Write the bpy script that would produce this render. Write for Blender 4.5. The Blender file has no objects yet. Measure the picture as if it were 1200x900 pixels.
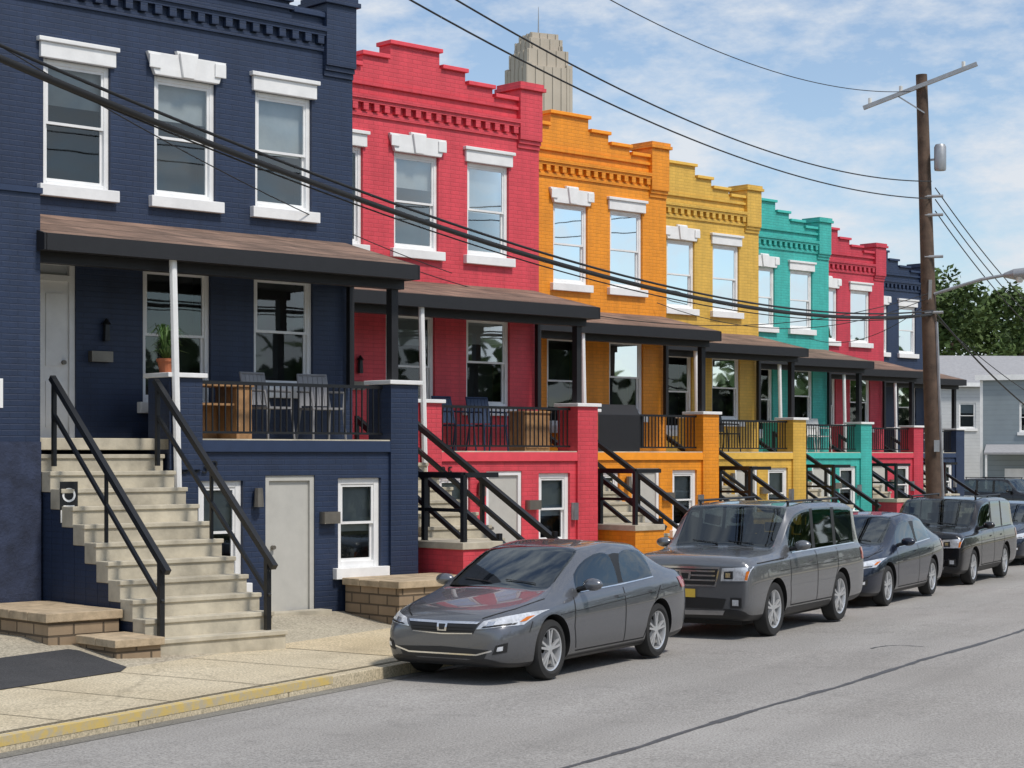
import bpy, bmesh, math, random
from mathutils import Vector, Matrix
from mathutils.bvhtree import BVHTree
random.seed(7)
sc=bpy.context.scene
sc.view_settings.view_transform='Standard'
sc.view_settings.look='None'
sc.view_settings.exposure=0
COL=sc.collection
# ---------------------------------------------------------------- materials
def newmat(name):
    m=bpy.data.materials.new(name); m.use_nodes=True
    nt=m.node_tree; b=nt.nodes['Principled BSDF']
    return m,nt,b
def N(nt,t,**k):
    n=nt.nodes.new(t)
    for a,v in k.items(): setattr(n,a,v)
    return n
def L(nt,a,b): nt.links.new(a,b)
def c4(c): return (c[0],c[1],c[2],1)
def objvec(nt,rotate=None):
    tc=N(nt,'ShaderNodeTexCoord'); return tc.outputs['Object']
def noise(nt,vec,scale,detail=4,rough=.6):
    n=N(nt,'ShaderNodeTexNoise'); n.inputs['Scale'].default_value=scale
    n.inputs['Detail'].default_value=detail; n.inputs['Roughness'].default_value=rough
    L(nt,vec,n.inputs['Vector']); return n.outputs['Fac']
def ramp(nt,fac,stops):
    r=N(nt,'ShaderNodeValToRGB'); e=r.color_ramp.elements
    while len(e)<len(stops): e.new(.5)
    for i,(p,c) in enumerate(stops): e[i].position=p; e[i].color=c4(c)
    L(nt,fac,r.inputs['Fac']); return r.outputs['Color']
def mul(nt,a,b,fac=1):
    m=N(nt,'ShaderNodeMix',data_type='RGBA',blend_type='MULTIPLY'); m.inputs[0].default_value=fac
    L(nt,a,m.inputs[6]); L(nt,b,m.inputs[7]); return m.outputs[2]
def bump(nt,b,h,strength,dist,prev=None):
    bp=N(nt,'ShaderNodeBump'); bp.inputs['Strength'].default_value=strength; bp.inputs['Distance'].default_value=dist
    L(nt,h,bp.inputs['Height'])
    if prev: L(nt,prev,bp.inputs['Normal'])
    L(nt,bp.outputs['Normal'],b.inputs['Normal']); return bp.outputs['Normal']
def simple(name,c,rough=.6,metal=0,var=.12,scale=6,bmp=.1,coat=0,spec=.5):
    m,nt,b=newmat(name); v=objvec(nt)
    f=noise(nt,v,scale,5)
    lo=[x*(1-var) for x in c]; hi=[min(1,x*(1+var)) for x in c]
    L(nt,ramp(nt,f,[(.3,lo),(.7,hi)]),b.inputs['Base Color'])
    b.inputs['Roughness'].default_value=rough; b.inputs['Metallic'].default_value=metal
    b.inputs['Specular IOR Level'].default_value=spec
    if coat: b.inputs['Coat Weight'].default_value=coat; b.inputs['Coat Roughness'].default_value=.03
    if bmp: bump(nt,b,noise(nt,v,scale*8,3),bmp,.01)
    return m
def brick(name,c,bw=.215,rh=.072,mort=.008,mcol=.84,var=.20,bs=.42,rough=.55,rnd=None):
    m,nt,b=newmat(name); v=objvec(nt)
    s=N(nt,'ShaderNodeSeparateXYZ'); L(nt,v,s.inputs[0])
    a=N(nt,'ShaderNodeMath',operation='ADD'); L(nt,s.outputs[0],a.inputs[0]); L(nt,s.outputs[1],a.inputs[1])
    cb=N(nt,'ShaderNodeCombineXYZ'); L(nt,a.outputs[0],cb.inputs[0]); L(nt,s.outputs[2],cb.inputs[1])
    t=N(nt,'ShaderNodeTexBrick'); L(nt,cb.outputs[0],t.inputs['Vector'])
    t.inputs['Scale'].default_value=1; t.inputs['Brick Width'].default_value=bw; t.inputs['Row Height'].default_value=rh
    t.inputs['Mortar Size'].default_value=mort; t.inputs['Mortar Smooth'].default_value=.4; t.inputs['Bias'].default_value=0
    if rnd is None:
        t.inputs['Color1'].default_value=c4([x*1.04 for x in c]); t.inputs['Color2'].default_value=c4([x*.93 for x in c])
    else:
        t.inputs['Color1'].default_value=c4(rnd[0]); t.inputs['Color2'].default_value=c4(rnd[1])
    t.inputs['Mortar'].default_value=c4([x*mcol for x in c])
    g=ramp(nt,noise(nt,v,.9,6,.65),[(.3,(1-var,)*3),(.65,(1.0,)*3)])
    mp=N(nt,'ShaderNodeMapping'); mp.inputs['Scale'].default_value=(5,5,.5); L(nt,v,mp.inputs[0])
    g2=ramp(nt,noise(nt,mp.outputs[0],1,4,.6),[(.35,(.86,)*3),(.6,(1,)*3)])
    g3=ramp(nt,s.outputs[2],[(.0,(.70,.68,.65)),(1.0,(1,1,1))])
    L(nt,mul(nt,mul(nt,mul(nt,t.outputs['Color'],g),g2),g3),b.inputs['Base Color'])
    b.inputs['Roughness'].default_value=rough
    inv=N(nt,'ShaderNodeMath',operation='SUBTRACT'); inv.inputs[0].default_value=1; L(nt,t.outputs['Fac'],inv.inputs[1])
    n1=bump(nt,b,inv.outputs[0],bs,.012)
    bump(nt,b,noise(nt,v,30,4),.25,.01,n1)
    return m
M={}
COLS={'navy':(.020,.037,.085),'red':(.76,.072,.098),'orange':(.93,.33,.018),'yellow':(.80,.49,.085),'teal':(.06,.50,.44),
      'red2':(.64,.055,.088),'navy2':(.022,.042,.095)}
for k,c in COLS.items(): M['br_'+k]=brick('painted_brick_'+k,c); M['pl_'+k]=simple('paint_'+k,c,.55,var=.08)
M['white']=simple('white_trim_paint',(.80,.80,.79),.5,var=.08,scale=3)
M['black']=simple('black_rail_paint',(.010,.011,.013),.4,var=.1)
M['blackwood']=simple('black_wood',(.012,.012,.014),.55)
M['door']=simple('cream_door',(.50,.49,.45),.45,var=.05)
M['shingle']=brick('porch_shingles',(.22,.14,.10),bw=.3,rh=.14,mort=.008,mcol=.5,var=.5,rough=.9,rnd=((.34,.215,.155),(.20,.13,.095)))
M['conc']=simple('stair_concrete',(.47,.425,.33),.85,var=.30,scale=2.5,bmp=.4)
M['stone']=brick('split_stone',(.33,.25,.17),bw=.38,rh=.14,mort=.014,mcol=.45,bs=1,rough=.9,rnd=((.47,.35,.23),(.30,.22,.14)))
M['stonecap']=simple('stone_cap',(.45,.35,.23),.85,var=.30,bmp=.5)
M['stucco']=simple('rough_navy_stucco',(.025,.035,.07),.8,var=.4,scale=4,bmp=1.0)
M['dark']=simple('dark_interior',(.018,.018,.02),.9)
M['interior']=simple('room_interior',(.04,.04,.04),.9)
M['blind']=simple('window_blind',(.40,.42,.43),.8,var=.16,scale=2)
M['metal']=simple('grey_metal',(.35,.35,.36),.4,.8)
M['bronze']=simple('mailbox_metal',(.22,.20,.17),.4,.6)
M['wood']=simple('furniture_wood',(.36,.20,.09),.55,var=.3,scale=5)
M['chairgrey']=simple('chair_grey',(.25,.25,.26),.6)
M['chairblue']=simple('chair_blue',(.02,.04,.09),.6)
M['chairwhite']=simple('chair_white',(.7,.7,.68),.5)
M['terracotta']=simple('terracotta',(.45,.14,.06),.8)
def glassmat(name,tint,base,k,bs=.05):
    m=bpy.data.materials.new(name); m.use_nodes=True; nt=m.node_tree; nt.nodes.clear()
    o=N(nt,'ShaderNodeOutputMaterial'); mx=N(nt,'ShaderNodeMixShader'); tr=N(nt,'ShaderNodeBsdfTransparent'); gl=N(nt,'ShaderNodeBsdfGlossy')
    gl.inputs['Roughness'].default_value=.02; gl.inputs['Color'].default_value=(.85,.92,.95,1); tr.inputs['Color'].default_value=c4(tint)
    f=N(nt,'ShaderNodeFresnel'); f.inputs['IOR'].default_value=1.45
    a=N(nt,'ShaderNodeMath',operation='MULTIPLY_ADD'); L(nt,f.outputs[0],a.inputs[0]); a.inputs[1].default_value=k; a.inputs[2].default_value=base
    v=objvec(nt); bp=N(nt,'ShaderNodeBump'); bp.inputs['Strength'].default_value=bs; bp.inputs['Distance'].default_value=.05
    L(nt,noise(nt,v,1.3,1),bp.inputs['Height']); L(nt,bp.outputs[0],gl.inputs['Normal'])
    L(nt,a.outputs[0],mx.inputs[0]); L(nt,tr.outputs[0],mx.inputs[1]); L(nt,gl.outputs[0],mx.inputs[2]); L(nt,mx.outputs[0],o.inputs[0])
    return m
M['glass']=glassmat('window_glass',(.78,.82,.82),.05,1.2)
# ---------------------------------------------------------------- builder
def empty(name,loc=(0,0,0),rz=0):
    e=bpy.data.objects.new(name,None); COL.objects.link(e); e.location=loc; e.rotation_euler=(0,0,rz); e.empty_display_size=.3; return e
class B:
    def __init__(s,parent): s.p=parent; s.d={}
    def g(s,part,mat):
        k=(part,mat)
        if k not in s.d: s.d[k]=([],[])
        return s.d[k]
    def add(s,part,mat,vs,fs):
        V,F=s.g(part,mat); o=len(V); V.extend([tuple(v) for v in vs]); F.extend([tuple(i+o for i in f) for f in fs])
    def box(s,part,mat,x0,x1,y0,y1,z0,z1):
        vs=[(x,y,z) for z in (z0,z1) for y in (y0,y1) for x in (x0,x1)]
        s.add(part,mat,vs,[(0,2,3,1),(4,5,7,6),(0,1,5,4),(2,6,7,3),(0,4,6,2),(1,3,7,5)])
    def quad(s,part,mat,*p): s.add(part,mat,p,[tuple(range(len(p)))])
    def prism_x(s,part,mat,x0,x1,poly):
        n=len(poly); vs=[(x0,y,z) for y,z in poly]+[(x1,y,z) for y,z in poly]
        fs=[tuple(range(n)),tuple(range(2*n-1,n-1,-1))]+[(i,n+i,n+(i+1)%n,(i+1)%n) for i in range(n)]
        s.add(part,mat,vs,fs)
    def prism_y(s,part,mat,y0,y1,poly):
        n=len(poly); vs=[(x,y0,z) for x,z in poly]+[(x,y1,z) for x,z in poly]
        fs=[tuple(range(n)),tuple(range(2*n-1,n-1,-1))]+[(i,n+i,n+(i+1)%n,(i+1)%n) for i in range(n)]
        s.add(part,mat,vs,fs)
    def tube(s,part,mat,p,q,r,n=6,r2=None):
        p=Vector(p);q=Vector(q);d=(q-p)
        if d.length<1e-6: return
        d.normalize(); a=Vector((0,0,1)) if abs(d.z)<.95 else Vector((1,0,0))
        u=d.cross(a).normalized(); w=d.cross(u); r2=r if r2 is None else r2
        off=math.pi/4 if n==4 else 0
        vs=[]
        for c,rr in ((p,r),(q,r2)):
            for i in range(n):
                t=2*math.pi*i/n+off; vs.append(c+u*math.cos(t)*rr+w*math.sin(t)*rr)
        fs=[(i,(i+1)%n,n+(i+1)%n,n+i) for i in range(n)]+[tuple(range(n)),tuple(range(n,2*n))]
        s.add(part,mat,vs,fs)
    def lathe(s,part,mat,c,prof,axis='z',n=20):
        vs=[];fs=[];m=len(prof)
        for i in range(n):
            t=2*math.pi*i/n
            for r,h in prof:
                if axis=='z': vs.append((c[0]+r*math.cos(t),c[1]+r*math.sin(t),c[2]+h))
                else: vs.append((c[0]+r*math.cos(t),c[1]+h,c[2]+r*math.sin(t)))
        for i in range(n):
            for j in range(m-1):
                a=i*m+j;b=((i+1)%n)*m+j; fs.append((a,b,b+1,a+1))
        s.add(part,mat,vs,fs)
    def facade(s,part,mat,x0,x1,z0,z1,y,holes,dep):
        xs=sorted({x0,x1}|{h[0] for h in holes}|{h[1] for h in holes}); zs=sorted({z0,z1}|{h[2] for h in holes}|{h[3] for h in holes})
        for i in range(len(xs)-1):
            for j in range(len(zs)-1):
                cx=(xs[i]+xs[i+1])/2; cz=(zs[j]+zs[j+1])/2
                if any(h[0]<cx<h[1] and h[2]<cz<h[3] for h in holes): continue
                s.quad(part,mat,(xs[i],y,zs[j]),(xs[i+1],y,zs[j]),(xs[i+1],y,zs[j+1]),(xs[i],y,zs[j+1]))
        for a,b,c,d in holes:
            e=y+dep
            s.quad(part,mat,(a,y,c),(a,e,c),(a,e,d),(a,y,d)); s.quad(part,mat,(b,y,c),(b,y,d),(b,e,d),(b,e,c))
            s.quad(part,mat,(a,y,d),(a,e,d),(b,e,d),(b,y,d)); s.quad(part,mat,(a,y,c),(b,y,c),(b,e,c),(a,e,c))
    def done(s,bevel=(),smooth=()):
        out=[]
        for (part,mat),(V,F) in s.d.items():
            me=bpy.data.meshes.new(part); me.from_pydata(V,[],F)
            bm=bmesh.new(); bm.from_mesh(me)
            bmesh.ops.recalc_face_normals(bm,faces=bm.faces[:]); bm.to_mesh(me); bm.free()
            me.materials.append(M[mat] if isinstance(mat,str) else mat)
            o=bpy.data.objects.new(part,me); COL.objects.link(o); o.parent=s.p
            if part in bevel:
                md=o.modifiers.new('b','BEVEL'); md.width=.008; md.segments=2; md.limit_method='ANGLE'
            if part in smooth:
                for p in me.polygons: p.use_smooth=True
                me.set_sharp_from_angle(angle=math.radians(40))
            out.append(o)
        return out
# ---------------------------------------------------------------- ground frame
K0=Vector((-1.14,21.4)); KD=Vector((.455,.8905)); KN=Vector((-.8905,.455))
def gz(Y): return -.005*(Y-21)
def KP(s,w,z=0):
    p=K0+KD*s+KN*w; return (p.x,p.y,gz(p.y)+z)
def groundmat(name,lo,hi,sc1,spk,bs,rough=.9,crack=0):
    m,nt,b=newmat(name); v=objvec(nt)
    a=ramp(nt,noise(nt,v,sc1,6,.6),[(.3,lo),(.7,hi)])
    sp=ramp(nt,noise(nt,v,spk,3,.7),[(.35,(.62,)*3),(.5,(.97,)*3),(.68,(1.32,)*3)])
    rt=N(nt,'ShaderNodeVectorRotate',rotation_type='Z_AXIS'); rt.inputs['Angle'].default_value=-math.radians(62.9); L(nt,v,rt.inputs['Vector'])
    mp=N(nt,'ShaderNodeMapping'); mp.inputs['Scale'].default_value=(.07,.9,1); L(nt,rt.outputs[0],mp.inputs[0])
    st=ramp(nt,noise(nt,mp.outputs[0],1,3,.5),[(.35,(.88,)*3),(.65,(1.06,)*3)])
    bl=ramp(nt,noise(nt,v,1.7,6,.7),[(.32,(.86,)*3),(.45,(1.0,)*3)])
    col=mul(nt,mul(nt,mul(nt,a,sp),st),bl)
    if crack:
        vo=N(nt,'ShaderNodeTexVoronoi',feature='DISTANCE_TO_EDGE'); vo.inputs['Scale'].default_value=crack
        nn=N(nt,'ShaderNodeTexNoise'); nn.inputs['Scale'].default_value=1.5; L(nt,v,nn.inputs['Vector'])
        mm=N(nt,'ShaderNodeMix',data_type='VECTOR'); mm.inputs[0].default_value=.25; L(nt,v,mm.inputs[4]); L(nt,nn.outputs['Color'],mm.inputs[5]); L(nt,mm.outputs[1],vo.inputs['Vector'])
        col=mul(nt,col,ramp(nt,vo.outputs['Distance'],[(0,(.6,)*3),(.008,(1,)*3)]),.5)
    L(nt,col,b.inputs['Base Color']); b.inputs['Roughness'].default_value=rough
    b.inputs['Specular IOR Level'].default_value=.25
    bump(nt,b,noise(nt,v,spk,3,.7),bs,.01); return m
M['road']=groundmat('old_asphalt',(.31,.295,.275),(.37,.355,.335),.35,48,.7)
M['gutter']=groundmat('gutter_grime',(.19,.18,.16),(.27,.26,.23),.8,50,.6)
M['newasphalt']=groundmat('dark_asphalt',(.05,.051,.054),(.075,.075,.077),1,60,.7)
M['side']=groundmat('sidewalk_concrete',(.52,.44,.30),(.63,.55,.40),.5,40,.3,crack=.35)
M['side2']=groundmat('sidewalk_slab_new',(.54,.44,.28),(.64,.54,.37),.5,40,.3)
M['yard']=groundmat('yard_ground',(.40,.35,.27),(.50,.45,.34),.5,30,.4,crack=.5)
M['earth']=groundmat('earth',(.06,.07,.03),(.10,.11,.05),.2,6,.5)
M['tar']=simple('tar_seal',(.075,.075,.078),.6,var=.3)
M['joint']=simple('joint_dirt',(.15,.125,.085),.95,var=.3)
def yp():
    m,nt,b=newmat('worn_yellow_paint'); v=objvec(nt)
    L(nt,ramp(nt,noise(nt,v,7,6,.75),[(.40,(.46,.40,.28)),(.56,(.60,.44,.14))]),b.inputs['Base Color']); b.inputs['Roughness'].default_value=.85; return m
M['yellowpaint']=yp()
def sheet(name,mat,ss,ws,zf):
    e=B(None); vs=[];fs=[]
    for s in ss:
        for w in ws: vs.append(KP(s,w,zf(w)))
    m=len(ws)
    for i in range(len(ss)-1):
        for j in range(m-1): fs.append((i*m+j,(i+1)*m+j,(i+1)*m+j+1,i*m+j+1))
    e.add(name,mat,vs,fs); return e.done()[0]
sheet('ground','earth',[-300,-40,0,60,140,700],[-600,-100,0,100,600],lambda w:-.06)
sheet('road','road',[-80,-20,0,20,60,130],[-9.5,-5,-2,0],lambda w:0)
sheet('gutter','gutter',[-60,0,60,120],[-.20,-.003],lambda w:.004)
def swz(w):
    if w<2.2: return .13+.02*w
    if w<4: return .174+(w-2.2)*.12
    return .39
sheet('sidewalk','side',[-60,-20,0,20,60,130],[.16,1,2.2],swz)
sheet('front_yard','yard',[-60,-20,0,20,60,130],[2.2,3,4,10,40],swz)
sheet('opposite_sidewalk','side',[-80,0,130],[-14,-9.5],lambda w:.12)
k=B(None)
def kerbseg(bb,part,mat,s0,s1,w0,w1,z0,z1):
    vs=[KP(s,w,z) for z in (z0,z1) for w in (w0,w1) for s in (s0,s1)]
    bb.add(part,mat,vs,[(0,2,3,1),(4,5,7,6),(0,1,5,4),(2,6,7,3),(0,4,6,2),(1,3,7,5)])
for i in range(-20,50):
    kerbseg(k,'kerb','side',i*2.4,i*2.4+2.385,0,.157,-.03,.13)
k.done(bevel=('kerb',))
k=B(None)
kerbseg(k,'yellow_kerb_paint','yellowpaint',-16,-1.6,-.004,.10,.055,.134); k.done()
k=B(None)
for i in range(-24,60):
    s=i*1.5+.4
    k.quad('sidewalk_joint','joint',KP(s,.17,swz(.17)+.004),KP(s+.015,.17,swz(.17)+.004),KP(s+.015,2.2,swz(2.2)+.004),KP(s,2.2,swz(2.2)+.004))
k.quad('sidewalk_joint','joint',KP(-40,.19,swz(.19)+.0045),KP(90,.19,swz(.19)+.0045),KP(90,.17,swz(.17)+.0045),KP(-40,.17,swz(.17)+.0045))
k.done()
k=B(None)
def gp(X,Y,z=.004): return (X,Y,gz(Y)+z)
def ribbon(bb,part,mat,pts,wd,z,jit=.0):
    for (a,b2) in zip(pts[:-1],pts[1:]):
        a=Vector(a);b2=Vector(b2);d=(b2-a).normalized();n=Vector((-d.y,d.x))*wd/2
        n2=n*(1+random.uniform(-jit,jit)); n1=n*(1+random.uniform(-jit,jit))
        bb.quad(part,mat,gp(*(a-n1),z),gp(*(b2-n2),z),gp(*(b2+n2),z),gp(*(a+n1),z))
pts=[]
for i in range(110):
    t=i/109; Y=10+50*t; pts.append((.53+(Y-15)*.556+.03*math.sin(Y*1.3)+random.uniform(-.015,.015),Y))
ribbon(k,'tar_seam','tar',pts,.075,.004,.4)
pts=[(4.55+.09*i,24.3+.05*i+.25*math.sin(i*.45)+random.uniform(-.02,.02)) for i in range(9)]
ribbon(k,'tar_seam','tar',pts,.03,.005,.5)
k.done()
k=B(None)
k.quad('driveway','newasphalt',KP(-14,2.0,swz(2.0)+.008),KP(-2.55,2.0,swz(2)+.008),KP(-2.2,2.2,swz(2.2)+.008),KP(-1.9,3.1,swz(3.1)+.01),KP(-14,3.1,swz(3.1)+.01))
k.quad('driveway','newasphalt',KP(-14,3.1,swz(3.1)+.01),KP(-1.9,3.1,swz(3.1)+.01),KP(-1.9,5.5,swz(5.5)+.03),KP(-14,5.5,swz(5.5)+.03))
k.done()
k=B(None); k.quad('sidewalk_slab','side2',KP(0.4,.19,swz(.19)+.005),KP(3.38,.19,swz(.19)+.005),KP(3.38,2.2,swz(2.2)+.005),KP(.4,2.2,swz(2.2)+.005)); k.done()
M['weed']=simple('weed_green',(.08,.13,.03),.7,var=.5,scale=9)
# ---------------------------------------------------------------- houses
C0=Vector((-2.36,28.4)); STEP=Vector((2.85,6.6)); TH=math.atan2(.684,.73)
def window(b,xc,w,z0,z1,y,blind=.5,lint=0,sill=True,trim=.07):
    x0=xc-w/2;x1=xc+w/2; f=y+.05
    t=trim
    b.box('window_frames','white',x0,x0+t,f,f+.08,z0,z1); b.box('window_frames','white',x1-t,x1,f,f+.08,z0,z1)
    b.box('window_frames','white',x0+t,x1-t,f,f+.08,z1-t,z1); b.box('window_frames','white',x0+t,x1-t,f,f+.08,z0,z0+t)
    zm=(z0+z1)/2
    s=.035
    for (a,c,yy) in ((zm-.02,z1-t,f+.015),(z0+t,zm+.02,f+.05)):
        b.box('sashes','white',x0+t,x0+t+s,yy,yy+.03,a,c); b.box('sashes','white',x1-t-s,x1-t,yy,yy+.03,a,c)
        b.box('sashes','white',x0+t+s,x1-t-s,yy,yy+.03,c-s,c); b.box('sashes','white',x0+t+s,x1-t-s,yy,yy+.03,a,a+s)
        b.quad('glass_panes','glass',(x0+t,yy+.012,a),(x1-t,yy+.012,a),(x1-t,yy+.012,c),(x0+t,yy+.012,c))
    b.quad('room_backing','interior',(x0,y+.45,z0),(x1,y+.45,z0),(x1,y+.45,z1),(x0,y+.45,z1))
    b.box('room_sides','interior',x0-.01,x0-.003,y+.15,y+.45,z0,z1);b.box('room_sides','interior',x1+.003,x1+.01,y+.15,y+.45,z0,z1)
    b.box('room_sides','interior',x0,x1,y+.15,y+.45,z0-.01,z0-.003);b.box('room_sides','interior',x0,x1,y+.15,y+.45,z1+.003,z1+.01)
    if blind>0:
        zb=z1-(z1-z0)*blind
        b.quad('blinds','blind',(x0+.02,y+.17,zb),(x1-.02,y+.17,zb),(x1-.02,y+.17,z1),(x0+.02,y+.17,z1))
    if blind<0:
        for sx in (x0+.02,x1-.02-w*.28):
            n=7
            for i in range(n):
                xa=sx+w*.28*i/n; xb_=sx+w*.28*(i+1)/n; ya=y+.19+(.03 if i%2 else 0); yb=y+.19+(0 if i%2 else .03)
                b.quad('blinds','blind',(xa,ya,z0),(xb_,yb,z0),(xb_,yb,z1),(xa,ya,z1))
    if sill: b.box('window_sills','white',x0-.09,x1+.09,y-.09,y+.06,z0-.15,z0+.002)
    if lint==1:
        b.box('lintels','white',x0-.06,x1+.06,y-.05,y+.03,z1-.003,z1+.2)
        b.box('lintels','white',x0-.1,x1+.1,y-.085,y+.03,z1+.202,z1+.26)
    if lint==2:
        xs=[(x0-.02,z1-.003),(x1+.02,z1-.003),(x1+.14,z1+.3),(xc+.16,z1+.3),(xc+.18,z1+.36),(xc-.18,z1+.36),(xc-.16,z1+.3),(x0-.14,z1+.3)]
        b.prism_y('lintels','white',y-.06,y+.02,xs)
        b.prism_y('keystone','white',y-.1,y-.061,[(xc-.09,z1+.0),(xc+.09,z1+.0),(xc+.15,z1+.33),(xc-.15,z1+.33)])
        for sgn in (-1,1):
            b.box('lintels','white',xc+sgn*.53-.09,xc+sgn*.53+.09,y-.085,y-.061,z1+.08,z1+.27)
def house(n,cn,name):
    o=C0+STEP*n
    e=empty(name,(o.x,o.y,0),TH); b=B(e); br='br_'+cn; pl='pl_'+cn
    fl=2.65 if n==0 else 2.5
    rz=(5.56,5.12) if n==0 else (5.42,5.03)
    W=6.6
    rnd=random.Random(n*11+3)
    up=[(-1.25,1.0,1),(-2.92,1.0,2),(-4.6,1.0,1)]
    z0,z1=5.95,7.6
    lw=[(-1.25,1.05,3.4,5.0),(-3.05,1.1,3.15,5.0)]
    lw=[(a,w,c if n==0 else c-.12,d if n==0 else d-.12) for a,w,c,d in lw]
    holes=[(a-w/2,a+w/2,z0,z1) for a,w,_ in up]+[(a-w/2,a+w/2,c,d) for a,w,c,d in lw]+[(-5.57,-4.62,fl+.01,lw[0][3])]
    b.facade('walls',br,-W,0,-.3,8.6,0,holes,.14)
    b.box('side_walls',br,-W,-W+.3,.002,12,-.3,8.6); b.box('side_walls',br,-.3,0,.002,12,-.3,8.6)
    b.box('side_walls',br,-W+.3,-.3,11.7,12,-.3,8.6)
    b.quad('roof','shingle',(-W+.3,.2,8.45),(-.3,.2,8.45),(-.3,11.7,8.2),(-W+.3,11.7,8.2))
    b.quad('back_of_parapet',br,(-W,.31,8.2),(0,.31,8.2),(0,.31,8.6),(-W,.31,8.6))
    for a,w,l in up: window(b,a,w,z0,z1,0,rnd.choice([.52,.52,.75,1,.35,-1,-1]),l)
    for i,(a,w,c,d) in enumerate(lw): window(b,a,w,c,d,0,rnd.choice([0,0,.3]),0,True)
    dx0,dx1=-5.57,-4.62; zt=lw[0][3]
    b.box('door_frame','white',dx0,dx0+.08,.03,.12,fl+.01,zt); b.box('door_frame','white',dx1-.08,dx1,.03,.12,fl+.01,zt)
    b.box('door_frame','white',dx0+.08,dx1-.08,.03,.12,zt-.08,zt); b.box('door_frame','white',dx0+.08,dx1-.08,.03,.12,fl+2.06,fl+2.14)
    b.box('front_door','white',dx0+.08,dx1-.08,.07,.11,fl+.01,fl+2.06)
    for (pz0,pz1) in ((.15,.75),(.95,1.9)):
        for px in (dx0+.18,dx0+.54): b.box('door_panels','white',px,px+.26,.055,.07,fl+pz0,fl+pz1)
    b.tube('door_knob','bronze',(dx1-.16,.07,fl+1.0),(dx1-.16,.01,fl+1.0),.03,8)
    b.quad('transom','blind',(dx0+.08,.09,fl+2.14),(dx1-.08,.09,fl+2.14),(dx1-.08,.09,zt-.08),(dx0+.08,.09,zt-.08))
    cols=[(-W+.55,-4.75,8.88),(-4.75,-4.1,9.02),(-4.1,-3.5,9.22),(-3.5,-2.4,9.48),(-2.4,-1.8,9.22),(-1.8,-1.15,9.02),(-1.15,-.55,8.88)]
    for x0,x1,z in cols:
        b.box('parapet',br,x0,x1,0.0,.3,8.6,z-.07)
    for i,(x0,x1,z) in enumerate(cols):
        b.box('parapet_coping',pl,x0-(.04 if i<=3 else -.043),x1+(.04 if i>=3 else -.043),-.06,.34,z-.07,z+.0)
    for px0,px1 in ((-.55,0),(-W,-W+.55)):
        b.box('corner_piers',br,px0,px1,-.1,.5,8.12,9.02)
        b.box('corner_piers',br,px0-.05,px1+.05,-.15,.55,9.02,9.09)
        b.box('corner_piers',br,px0-.02,px1+.02,-.12,.52,9.09,9.16)
        b.box('corner_piers',br,px0+.003,px1-.003,-.066,.0,8.05,8.12); b.box('corner_piers',br,px0+.003,px1-.003,-.033,.0,7.97,8.05)
    q=.2 if n==0 else 0
    b.box('cornice',br,-W+.55,-.55,-.035,0,8.12+q,8.19+q)
    b.box('cornice',br,-W+.55,-.55,-.11,0,8.40+q,8.47+q); b.box('cornice',br,-W+.55,-.55,-.08,0,8.34+q,8.4+q)
    b.box('cornice',br,-W+.55,-.55,-.05,0,8.64+q,8.70+q)
    x=-W+.62
    while x<-.65:
        b.box('dentils',br,x,x+.11,-.075,0,8.22+q,8.34+q); x+=.23
    gx=-4.15
    D=-1.45
    ph=[(-1.4,-.64,.88,2.12),(-2.62,-1.8,.33,2.16),(-3.68,-2.98,.75,2.1)]
    b.facade('porch_base',br,gx,0,-.3,fl-.15,D,ph,.14)
    b.quad('porch_base',br,(gx,D,-.3),(gx,0,-.3),(gx,0,fl-.15),(gx,D,fl-.15)); b.quad('porch_base',br,(0,D,-.3),(0,0,-.3),(0,0,fl-.15),(0,D,fl-.15))
    window(b,-1.02,.76,.88,2.12,D,.6,0,True,.09); window(b,-3.33,.7,.75,2.1,D,.5,0,True,.09)
    fm='white' if n else 'door'
    b.box('basement_door_frame',fm,-2.62,-2.55,D+.02,D+.12,.33,2.16);b.box('basement_door_frame',fm,-1.87,-1.8,D+.02,D+.12,.33,2.16)
    b.box('basement_door_frame',fm,-2.55,-1.87,D+.02,D+.12,2.09,2.16)
    b.box('basement_door','door',-2.55,-1.87,D+.06,D+.1,.33,2.09)
    b.tube('door_knob','bronze',(-2.47,D+.06,1.2),(-2.47,D,1.2),.028,8)
    b.box('doorstep','conc',-2.7,-1.7,D-.25,D-.0,.1,.345)
    if n==0: b.box('porch_floor','conc',-5.95,0.01,-1.15,-.001,fl-.15,fl); b.box('porch_floor','conc',gx,.01,D-.03,-1.153,fl-.15,fl-.002)
    else: b.box('porch_floor','conc',-5.95,.01,D-.03,-.001,fl-.15,fl)
    b.box('porch_floor_trim',pl,gx,0,D-.045,D-.03,fl-.17,fl-.02)
    cz=fl+.78
    for px in (-.5,gx):
        b.box('porch_piers',br,px,px+.5,-1.5,-1.0,(-.3 if px>-1 else fl-.4),cz)
        b.box('pier_caps','white',px-.05,px+.55,-1.55,-.95,cz,cz+.06)
    b.tube('porch_posts','blackwood',(-.27,-1.25,cz+.06),(-.27,-1.25,rz[1]-.2),.085,4)
    b.tube('wall_post','blackwood',(-.12,-.1,cz),(-.12,-.1,rz[1]),.06,4)
    b.tube('downspout','white',(gx+.1,-1.56,1.5),(gx+.02,-1.54,rz[1]-.1),.05,8)
    x0,x1=-5.98,-.14
    yf=-1.62
    b.prism_x('porch_roof','shingle',x0,x1,[(0-.001,rz[0]),(yf,rz[1]),(yf,rz[1]-.03),(-.001,rz[0]-.06)])
    b.box('fascia','blackwood',x0-.02,x1+.02,yf-.04,yf-.002,rz[1]-.21,rz[1]-.005)
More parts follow.
